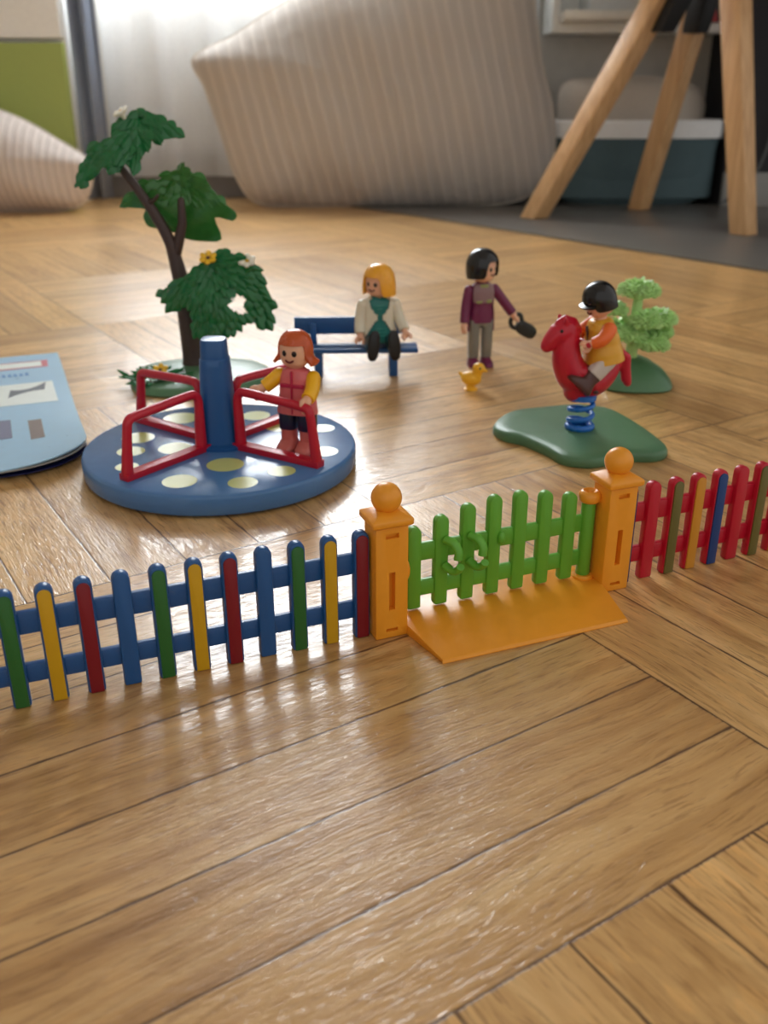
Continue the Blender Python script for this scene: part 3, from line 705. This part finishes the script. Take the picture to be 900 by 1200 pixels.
# ------------------------------------------------------------------ spring rocker with the boy
rk = thing('spring_rocker', 'red toy animal spring rocker on a dark green base', 'toy spring rocker', (9.57, 43.7, 0))
RX, RY = 9.57, 43.7
out = spline([(p[0] - RX, p[1] - RY) for p in [(5.48, 44.8), (6.6, 46.9), (8.61, 47.7), (10.5, 48.1), (11.8, 47.4), (12.5, 45.8), (13.1, 43.4), (13.3, 41.4), (12.6, 40.55), (11.4, 40.5), (10.4, 40.1), (9.3, 39.7), (8.2, 40.1), (7.6, 41.3), (6.7, 42.7), (5.75, 43.5)]], 8, True)
bm2 = MB(); cx, cy = sum(p[0] for p in out) / len(out), sum(p[1] for p in out) / len(out)
bm2.rings([[(cx + (p[0] - cx) * f, cy + (p[1] - cy) * f, z) for p in out] for f, z in ((.985, 0), (1.0, .08), (1.0, .3), (.985, .42), (.955, .5), (.8, .54), (.4, .58), (.02, .6))]); bm2.build('base', 'base_green', rk, sharp=60)
sp_ = MB(); pts = []
for k in range(0, 71):
    t = 2 * pi * k / 28; pts.append((.56 * cos(t), .56 * sin(t), .78 + 1.35 * k / (2.5 * 28)))
sp_.tube(pts, .125, 10); sp_.tube([(.56 * cos(2 * pi * k / 32), .56 * sin(2 * pi * k / 32), .72) for k in range(32)], .17, 10, closed=True); sp_.lathe([(.5, 2.05), (.7, 2.1), (.7, 2.35), (.5, 2.4)], 28); sp_.build('spring', 'spring_blue', rk)
RA = radians(12)                                      # the animal faces left and a little towards the gate
mt = Matrix.Rotation(RA, 4, 'Z')
an = MB()
def aq(x, z, y=0): return mt @ Vector((x, y, z))
an.chain([aq(-.35, 2.55), aq(.1, 2.75), aq(.6, 2.95)], [.62, .72, .7])
an.tube(spline([aq(-.95, 5.45), aq(-1.02, 4.7), aq(-.88, 3.9), aq(-.45, 3.22), aq(.25, 2.95), aq(.85, 3.1), aq(1.35, 3.55), aq(1.62, 4.0)], 5), [.55, .56, .58, .6, .62, .64, .66, .68, .7, .72, .74, .76, .78, .8, .82, .82, .82, .81, .8, .79, .78, .76, .74, .72, .70, .66, .62, .58, .54, .5, .46, .42, .38, .34, .3, .25], 20)
an.chain([aq(-1.05, 5.5), aq(-1.5, 5.3), aq(-1.8, 5.0)], [.56, .54, .42])           # head
an.chain([aq(-1.7, 5.0), aq(-1.98, 4.8)], [.4, .33])                               # muzzle
an.chain([aq(-1.45, 5.82), aq(-1.15, 5.98), aq(-.8, 5.86), aq(-.5, 5.45)], [.22, .25, .25, .22])   # mane
for s in (-1, 1): an.chain([aq(-1.2, 5.8, s * .32), aq(-1.3, 6.08, s * .42)], [.17, .11])       # ears
an.chain([aq(1.5, 3.9), aq(1.85, 4.25), aq(2.05, 4.05), aq(2.1, 3.5), aq(2.2, 2.95), aq(2.3, 2.75)], [.3, .3, .28, .27, .26, .2])  # tail
for s in (-1, 1): an.chain([aq(-.35, 3.6, s * .55), aq(.1, 3.15, s * .62), aq(.3, 2.85, s * .6)], [.3, .26, .2])   # foot rests
ao = an.build('animal_body', 'red', rk, remesh=.06, sharp=180)
MB().chain([aq(-.32, 4.95, -.95), aq(-.32, 4.95, .95)], .14).build('grip_bar', 'red', rk)
em = MB()
for s in (-1, 1): em.ell(aq(-1.5, 5.55, s * .47), (.08, .07, .09), n=12, m=8)
em.build('eyes', 'ink', ao)
for s in (-1, 1): MB().ell(aq(.35, 2.6, s * .74), (.14, .05, .09), n=12, m=8).build('rivet', 'brown', ao)

T_boy = [(1.75, 1.02, .86), (2.1, .98, .82), (2.7, .88, .72), (3.3, .8, .6), (3.62, .66, .5), (3.8, .4, .34)]
boyR = -pi / 2 + radians(12)
figure('toy boy in a yellow vest and black cap riding the red spring rocker', (RX + .85, RY + .1, 4.2 - 1.95 + .0), boyR, dict(
    hip=1.95, torso=T_boy, head=4.6, hr=(.66, .66, .70), leg_x=.62, leg_w=.36, leg_angle=radians(44), splay=-.10, lean=radians(10), boot_h=.9, arm_r=(.35, .34, .28), hand_r=.19, head_nod=.18, head_turn=.12,
    arms=[dict(pts=[(-.84, -.2, 3.4), (-1.06, -.62, 2.98), (-.85, -1.0, 2.76)], grip=(0, 0, 1)),
          dict(pts=[(.84, -.2, 3.4), (1.06, -.62, 2.98), (.85, -1.0, 2.76)], grip=(0, 0, 1))],
    tops=[('vest', 'vest', .03, None, 1.75, 3.78)], sleeve='orange', trousers='trouser_light', boots='brown',
    trims=[('vest_zip', 'brown', [((0, -.70, 2.75), (.06, .12, 1.6))])],
    hair=dict(name='cap', mat='hair_black', end=bob(1.42, 2.0, 2.3), peak=True, scale=1.2)))

# ------------------------------------------------------------------ plants
def leaf_geo(mb, base, tip, nrm, w, mi=0, droop=.12):
    base, tip, nrm = Vector(base), Vector(tip), Vector(nrm).normalized()
    d = tip - base; L_ = d.length; t = d / L_; s = t.cross(nrm).normalized(); nn = s.cross(t)
    vs = []; rows = ((0, .12), (.2, .72), (.45, 1.0), (.7, .78), (.9, .34), (1.0, .03))
    for u, k in rows:
        c = base + d * u - nn * droop * L_ * u * u
        vs += [tuple(c - s * w * k * .5 - nn * .10 * w * k), tuple(c + nn * .16 * w * k), tuple(c + s * w * k * .5 - nn * .10 * w * k)]
    fs = []
    for i in range(len(rows) - 1):
        a_ = i * 3; fs += [(a_, a_ + 1, a_ + 4, a_ + 3), (a_ + 1, a_ + 2, a_ + 5, a_ + 4)]
    mb.add(vs, fs, mi)

def inside(p, poly):
    c = False; n = len(poly)
    for i in range(n):
        (x0, z0), (x1, z1) = poly[i], poly[i - 1]
        if (z0 > p[1]) != (z1 > p[1]) and p[0] < (x1 - x0) * (p[1] - z0) / (z1 - z0) + x0: c = not c
    return c
def canopy(name, mat, parent, apex, outline, y0, slope, curl, seed, holes=(), zmin=-9, leaf_w=.62, step=.42):
    "one moulded leaf spray: a curved, drooping sheet with a lobed outline and raised leaves on its outer face"
    rnd = random.Random(seed); m = MB(); ol = [tuple(p) for p in spline(outline, 3, True)]
    ztop = max(p[1] for p in ol); xc = apex[0]
    def P3(x, z, up=0):
        k = min(1, sqrt((x - apex[0]) ** 2 + (z - apex[1]) ** 2) / 3.2)
        return Vector((x, y0 - slope * (ztop - z) + curl * (x - xc) ** 2 - .45 * sin(pi * k) - up, z + up * .35))
    nr = 12; N_ = len(ol)
    rows = [[tuple(P3(lerp(apex[0], p[0], (i + .02) / nr * .97), lerp(apex[1], p[1], (i + .02) / nr * .97))) for p in ol] for i in range(nr + 1)]
    def keep(i, j):
        f = (i + .5) / nr; p = ol[j]; q = (lerp(apex[0], p[0], f), lerp(apex[1], p[1], f))
        return not any(inside(q, h) for h in holes)
    m.rings(rows, cap=False, keep=keep)
    x0, x1 = min(p[0] for p in ol), max(p[0] for p in ol); z0, z1 = min(p[1] for p in ol), ztop
    z = z0; r_ = 0
    while z < z1 + step:
        x = x0 + (step * .5 if r_ % 2 else 0)
        while x < x1:
            q = (x + rnd.uniform(-.12, .12), z + rnd.uniform(-.1, .1))
            if inside(q, ol) and q[1] > zmin and not any(inside(q, h) for h in holes):
                d = Vector((q[0] - apex[0], q[1] - apex[1] - .35)); d.normalize(); d = Vector((d.x + rnd.uniform(-.35, .35), d.y - .25 + rnd.uniform(-.2, .2))).normalized()
                L_ = rnd.uniform(.62, .95); b_ = (q[0] - d.x * L_ * .5, q[1] - d.y * L_ * .5); t_ = (q[0] + d.x * L_ * .5, q[1] + d.y * L_ * .5)
                if not any(inside(t_, h) for h in holes):
                    leaf_geo(m, P3(*b_, .06), P3(*t_, .13), Vector((rnd.uniform(-.3, .3), -1, .35 + rnd.uniform(-.2, .2))), leaf_w * rnd.uniform(.8, 1.1), droop=-.03)
            x += step
        z += step * .8; r_ += 1
    return m.build(name, mat, parent, solid=.11, sharp=50)

def flower(parent, c, mat, r=.42, nrm=(0, -.6, .8)):
    q = Vector((0, 0, 1)).rotation_difference(Vector(nrm)).to_matrix().to_4x4(); mt_ = Matrix.Translation(c) @ q
    m = MB()
    for k in range(6): m.ell((0, r * .62, .1), (r * .33, r * .45, .12), mat=mt_ @ Matrix.Rotation(k * pi / 3, 4, 'Z') @ Matrix.Rotation(.35, 4, 'X'), n=12, m=8)
    m.lathe([(r * .2, -.2), (r * .35, .1), (r * .3, .2)], 14, mat=mt_)
    f_ = m.build('flower', mat, parent)
    MB().ell((0, 0, .2), (r * .24, r * .24, .12), mat=mt_, n=12, m=8).build('flower_centre', 'inlay_yellow' if mat == 'flower_white' else 'brown', f_)
    return f_

TX, TY = -11.4, 55.1
tr = thing('toy_tree', 'tall toy tree with dark trunk and drooping green leaves behind the merry-go-round', 'toy tree', (TX, TY, 0))
tb = MB(); ol = spline([(-3.6, -1.2), (-2.6, -3.8), (-.4, -4.6), (2.2, -4.0), (4.4, -2.2), (4.7, .2), (3.4, 2.2), (.6, 2.8), (-2.0, 2.2), (-3.4, .8)], 6, True)
tb.rings([[(p[0] * f, p[1] * f, z) for p in ol] for f, z in ((.98, 0), (1, .1), (.98, .3), (.9, .48), (.6, .6), (.3, .75), (.12, .8))]); tb.build('base', 'base_green', tr, sharp=60)
tk = MB(); tk.tube(spline([(.0, 0, .2), (-.02, 0, 1.6), (-.12, 0, 3.4), (-.28, 0, 5.2), (-.55, 0, 6.8), (-.8, 0, 7.9), (-1.5, -.05, 9.4), (-2.3, -.1, 10.7), (-3.3, -.1, 12.1)], 5), [.78, .74, .7, .66, .64] + [.63, .63, .62, .62, .61] + [.6, .58, .56, .54, .52] + [.5, .48, .46, .44, .42] + [.4, .39, .38, .37, .36] + [.35, .34, .33, .32, .31] + [.3, .29, .28, .27, .26] + [.25, .24, .23, .22, .21] + [.2], 16)
tk.chain([(-.6, 0, 7.0), (-.25, -.02, 8.0), (.02, -.05, 8.9), (.05, -.1, 10.1)], [.34, .3, .26, .2]); tk.chain([(.1, -.1, 3.2), (.6, -.4, 4.4), (1.1, -.8, 5.9)], [.4, .3, .24])
tk.chain([(-1.9, -.1, 10.0), (-1.4, -.35, 10.15), (-1.15, -.4, 10.4)], [.16, .12, .09]); tk.build('trunk', 'trunk', tr)
# top pair of sprays, middle spray, lower spray with its gap
canopy('leaf_canopy', 'leaf_green', tr, (-1.8, 13.4), [(-1.6, 13.76), (-2.58, 13.69), (-3.75, 13.24), (-4.57, 12.85), (-5.24, 11.46), (-5.5, 10.85), (-4.55, 11.32), (-3.9, 11.99), (-3.37, 11.66), (-2.88, 11.66), (-2.61, 12.12), (-2.22, 11.86), (-1.71, 11.99), (-1.71, 12.65), (-1.27, 12.91), (-1.14, 13.5)], -.3, .4, .0, 21)
canopy('leaf_canopy', 'leaf_green', tr, (-1.9, 14.35), [(-2.2, 14.66), (-2.65, 14.34), (-3.49, 13.55), (-2.44, 13.55), (-1.21, 13.35), (-1.02, 13.2), (.17, 13.33), (.4, 13.5), (-.44, 14.21), (-1.23, 14.62)], .75, .35, .03, 22)
canopy('leaf_canopy', 'leaf_mid', tr, (-.1, 10.9), [(-.25, 11.73), (-1.3, 11.19), (-2.33, 10.85), (-3.25, 10.24), (-3.45, 9.76), (-3.03, 9.63), (-2.25, 9.56), (-2.44, 9.14), (-2.28, 8.58), (-1.72, 8.42), (-.72, 8.16), (-.17, 7.81), (.83, 7.63), (2.01, 7.74), (1.74, 9.07), (2.81, 8.86), (3.06, 9.28), (2.31, 9.97), (1.66, 10.79), (.72, 11.52)], 1.1, -.12, -.06, 33, zmin=9.7)
canopy('leaf_canopy', 'leaf_green', tr, (1.7, 6.4), [(1.99, 7.45), (.91, 6.74), (-.34, 5.87), (-1.52, 5.14), (-1.36, 4.54), (-.63, 4.32), (.28, 4.47), (.54, 3.95), (.62, 3.12), (1.37, 2.97), (1.83, 3.12), (2.26, 2.74), (2.81, 3.04), (3.36, 3.42), (3.82, 3.57), (4.7, 3.04), (5.01, 3.27), (5.03, 4.4), (4.81, 5.28), (4.34, 6.23), (3.44, 7.17), (2.72, 7.45)], -.7, .28, .07, 45, holes=([(2.5, 4.7), (3.5, 5.25), (3.66, 4.54), (3.42, 3.9), (2.6, 4.2)],))
flower(tr, (-2.75, .1, 14.5), 'flower_white', .5, (-.4, -.3, .8)); flower(tr, (1.55, -1.2, 7.0), 'flower_yellow', .55); flower(tr, (3.7, -1.0, 6.8), 'flower_white', .55)
gp = MB(); rnd = random.Random(5)
for k in range(46):
    a_ = rnd.uniform(0, 6.28); r_ = rnd.uniform(.2, 1.0); c_ = Vector((-1.9 + cos(a_) * r_ * 1.5, -2.3 + sin(a_) * r_, .55 + .25 * (1 - r_)))
    leaf_geo(gp, c_, c_ + Vector((cos(a_) * .8, sin(a_) * .8, rnd.uniform(.05, .5))), (0, 0, 1), .4)
gp.build('ground_leaves', 'leaf_green', tr, solid=.07, sharp=50)
flower(tr, (-1.4, -2.6, .95), 'flower_yellow', .5)

bu = thing('toy_bush', 'lime green tiered toy bush on a dark green rock base behind the rocker', 'toy bush', (14.75, 54.2, 0))
bb = MB(); ol = spline([(-1.9, -2.3), (-.4, -2.9), (1.4, -2.6), (2.05, -1.1), (1.9, 1.0), (.9, 2.8), (-.8, 2.6), (-1.9, .8), (-2.2, -1.0)], 6, True)
bb.rings([[(p[0] * f + dx, p[1] * f, z) for p in ol] for f, z, dx in ((.97, 0, 0), (1, .12, 0), (.94, .4, 0), (.78, .8, 0), (.5, 1.25, -.1), (.22, 1.5, -.15), (.05, 1.55, -.2))]); bb.build('base', 'base_green', bu, sharp=60)
sb = MB(); sb.chain([(-.3, -.3, 1.2), (-.3, -.3, 2.4), (-.25, -.3, 4.2), (-.2, -.3, 5.4)], [.36, .32, .3, .24])
for x, y, z in ((-1.3, -.3, 4.2), (1.2, -.4, 3.9), (.2, -1.1, 3.4), (-.9, .5, 3.1), (1.0, .6, 3.0)): sb.chain([(-.27, -.3, z - 1.1), (x * .8, y * .8, z - .2)], [.22, .15])
sb.build('stem', 'lime', bu)
for x, y, z, r_, h_ in ((-.25, -.3, 5.35, 1.3, .62), (-1.55, -.3, 4.25, .72, .42), (1.0, -.4, 3.75, 1.15, .6), (.1, -1.1, 3.75, 1.0, .55), (-.7, -.9, 2.95, 1.1, .55), (-.95, .5, 3.1, .9, .45), (1.1, .3, 2.85, 1.1, .55), (.5, -1.3, 2.5, 1.1, .5)):
    pd = MB(); rnd = random.Random(int(z * 100)); pd.ell((x, y, z), (r_ * .8, r_ * .8, h_ * .8), n=24, m=12)
    nl = int(110 * r_)
    for k in range(nl):
        f = (k + .5) / nl; th = math.acos(1 - 1.35 * f); a_ = k * 2.39996
        p0 = Vector((x + r_ * .72 * sin(th) * cos(a_), y + r_ * .72 * sin(th) * sin(a_), z + h_ * .75 * cos(th)))
        dr = Vector((cos(a_) * (.45 + sin(th)) + rnd.uniform(-.4, .4), sin(a_) * (.45 + sin(th)) + rnd.uniform(-.4, .4), .75 - 1.0 * f)).normalized()
        leaf_geo(pd, p0, p0 + dr * .36, Vector((cos(a_) * sin(th), sin(a_) * sin(th), cos(th) + .3)), .27)
    pd.build('leaf_pad', 'lime', bu, solid=.05, sharp=50)

# ------------------------------------------------------------------ leaflet
lf = thing('booklet', 'light blue instruction booklet with a curled corner lying left of the merry-go-round', 'booklet', (-21.05, 59.48, 0), atan2(-.37, .93) * 0)
ex = Vector((.372, -.928, 0)); ey = Vector((-.928, -.372, 0))
def page(uv, z0, inset=0, lift=1.0):
    u, v = uv; k = max(0, (u - 12) / 9) * max(0, 1 - v / 7)
    return ex * u + ey * v + Vector((0, 0, z0 + lift * .55 * k ** 1.3 + .10 * sin(u * .35) * (1 - v / 15) * .6))
def sheet(z0, du, th, lift, mat, name):
    nu, nv = 30, 22; g = []
    for i in range(nu + 1):
        row = []
        for j in range(nv + 1):
            u = i / nu * (21.6 - du); v = j / nv * 14.8
            cr = 3.2; uu, vv = u, v                       # rounded outer corner
            if u > 21.6 - du - cr and v < cr:
                q = Vector((u - (21.6 - du - cr), cr - v)); m_ = max(q.x, q.y); ln = q.length
                if ln > 0: q = q * (m_ / ln); uu = 21.6 - du - cr + q.x; vv = cr - q.y
            row.append(tuple(page((uu, vv), z0, lift=lift)))
        g.append(row)
    return MB().rings(g, cap=False, closed=False).build(name, mat, lf, solid=th, sharp=60, soffset=1)
sheet(.05, .4, .04, .2, 'navy', 'back_cover'); sheet(.16, .5, .06, .5, 'page', 'pages'); cv = sheet(.28, 0, .05, 1.0, 'leaflet', 'cover')
def patch(u0, u1, v0, v1, mat, name, dz=.006, poly=None):
    g = [[tuple(page((lerp(u0, u1, i / 8), lerp(v0, v1, j / 8)), .336 + dz)) for j in range(9)] for i in range(9)]
    return MB().rings(g, cap=False, closed=False).build(name, mat, cv, solid=.008, soffset=1)
def flat_patch(poly, mat, name):
    "printed patch following the cover; polygon in cover coordinates"
    n = 10; (a0, b0), (a1, b1), (a2, b2), (a3, b3) = poly; g = []
    for i in range(n + 1):
        row = []
        for j in range(n + 1):
            s, t = i / n, j / n
            u = (a0 * (1 - s) + a1 * s) * (1 - t) + (a3 * (1 - s) + a2 * s) * t; v = (b0 * (1 - s) + b1 * s) * (1 - t) + (b3 * (1 - s) + b2 * s) * t
            p = page((u, v), .338); row.append(tuple(p))
        g.append(row)
    return MB().rings(g, cap=False, closed=False).build(name, mat, cv, solid=.012, soffset=0)
flat_patch([(6.85, .8), (10.8, .76), (10.9, 8.0), (6.95, 8.0)], 'print_white', 'picture_panel')
flat_patch([(1.8, .75), (3.5, .8), (3.6, 9), (1.9, 9)], 'print_red', 'title_strip')
hd = flat_patch([(2.05, 1.15), (3.3, 1.15), (3.4, 9), (2.1, 9)], 'print_white', 'title_field'); hd.location.z = .012 * S
gp_ = MB(); gl = []
for i in range(13):
    t = i / 12; u = 7.75 + 1.0 * t + .12 * sin(pi * t); v = 1.25 + 1.95 * t; w = .3 + .42 * abs(2 * t - 1) ** 2
    gl.append([tuple(page((u - w, v - .08), .352)), tuple(page((u + w, v + .08), .352))])
gp_.rings(gl, cap=False, closed=False); gp_.build('picture', 'print_grey', cv, solid=.01, soffset=0)
pt2 = flat_patch([(13.9, 1.83), (17.4, 1.83), (17.5, 2.48), (13.9, 2.48)], 'print_brown', 'picture')
flat_patch([(13.4, 3.3), (16.7, 3.3), (16.7, 4.9), (13.4, 4.9)], 'print_violet', 'picture')
for k in range(13): flat_patch([(4.55 + .12 * (k % 3), 2.0 + k * .32), (5.25, 2.0 + k * .32), (5.25, 2.2 + k * .32), (4.55 + .12 * (k % 2), 2.2 + k * .32)], 'print_blue', 'text_line').location.z = .003 * S
fl_ = cv

# ------------------------------------------------------------------ light, sky, camera
def area(name, loc, rot, sx, sy, power, color):
    l = bpy.data.lights.new(name, 'AREA'); l.shape = 'RECTANGLE'; l.size = sx * S; l.size_y = sy * S; l.energy = power; l.color = color
    o = bpy.data.objects.new(name, l); COL.objects.link(o); o.location = [v * S for v in loc]; o.rotation_euler = rot; return o
area('window_daylight', ((WX0 + WX1) / 2, WY + 9.5, (WZ0 + WZ1) / 2), (radians(-90), 0, 0), WX1 - WX0, WZ1 - WZ0, 42, (.93, .97, 1.0))
w = bpy.data.worlds.new('World'); scene.world = w; w.use_nodes = True
bgn = w.node_tree.nodes['Background']; bgn.inputs[0].default_value = (1.0, .965, .92, 1); bgn.inputs[1].default_value = .74

cam = bpy.data.cameras.new('camera'); co = bpy.data.objects.new('camera', cam); COL.objects.link(co)
cam.sensor_fit = 'VERTICAL'; cam.sensor_height = 36; cam.sensor_width = 27; cam.lens = 33.0
cam.clip_start = .01; cam.clip_end = 50
co.location = (0, 0, 15.55 * S); co.rotation_euler = (radians(90 - 24), 0, 0)
cam.dof.use_dof = True; cam.dof.focus_distance = .30; cam.dof.aperture_fstop = 17
scene.camera = co
vs = scene.view_settings; scene.display_settings.display_device = 'sRGB'
vs.view_transform = 'Standard'; vs.look = 'None'; vs.exposure = 0.0; vs.gamma = 1.0; vs.use_curve_mapping = False
scene.cycles.use_denoising = True
scene.cycles.max_bounces = 10; scene.cycles.transparent_max_bounces = 12
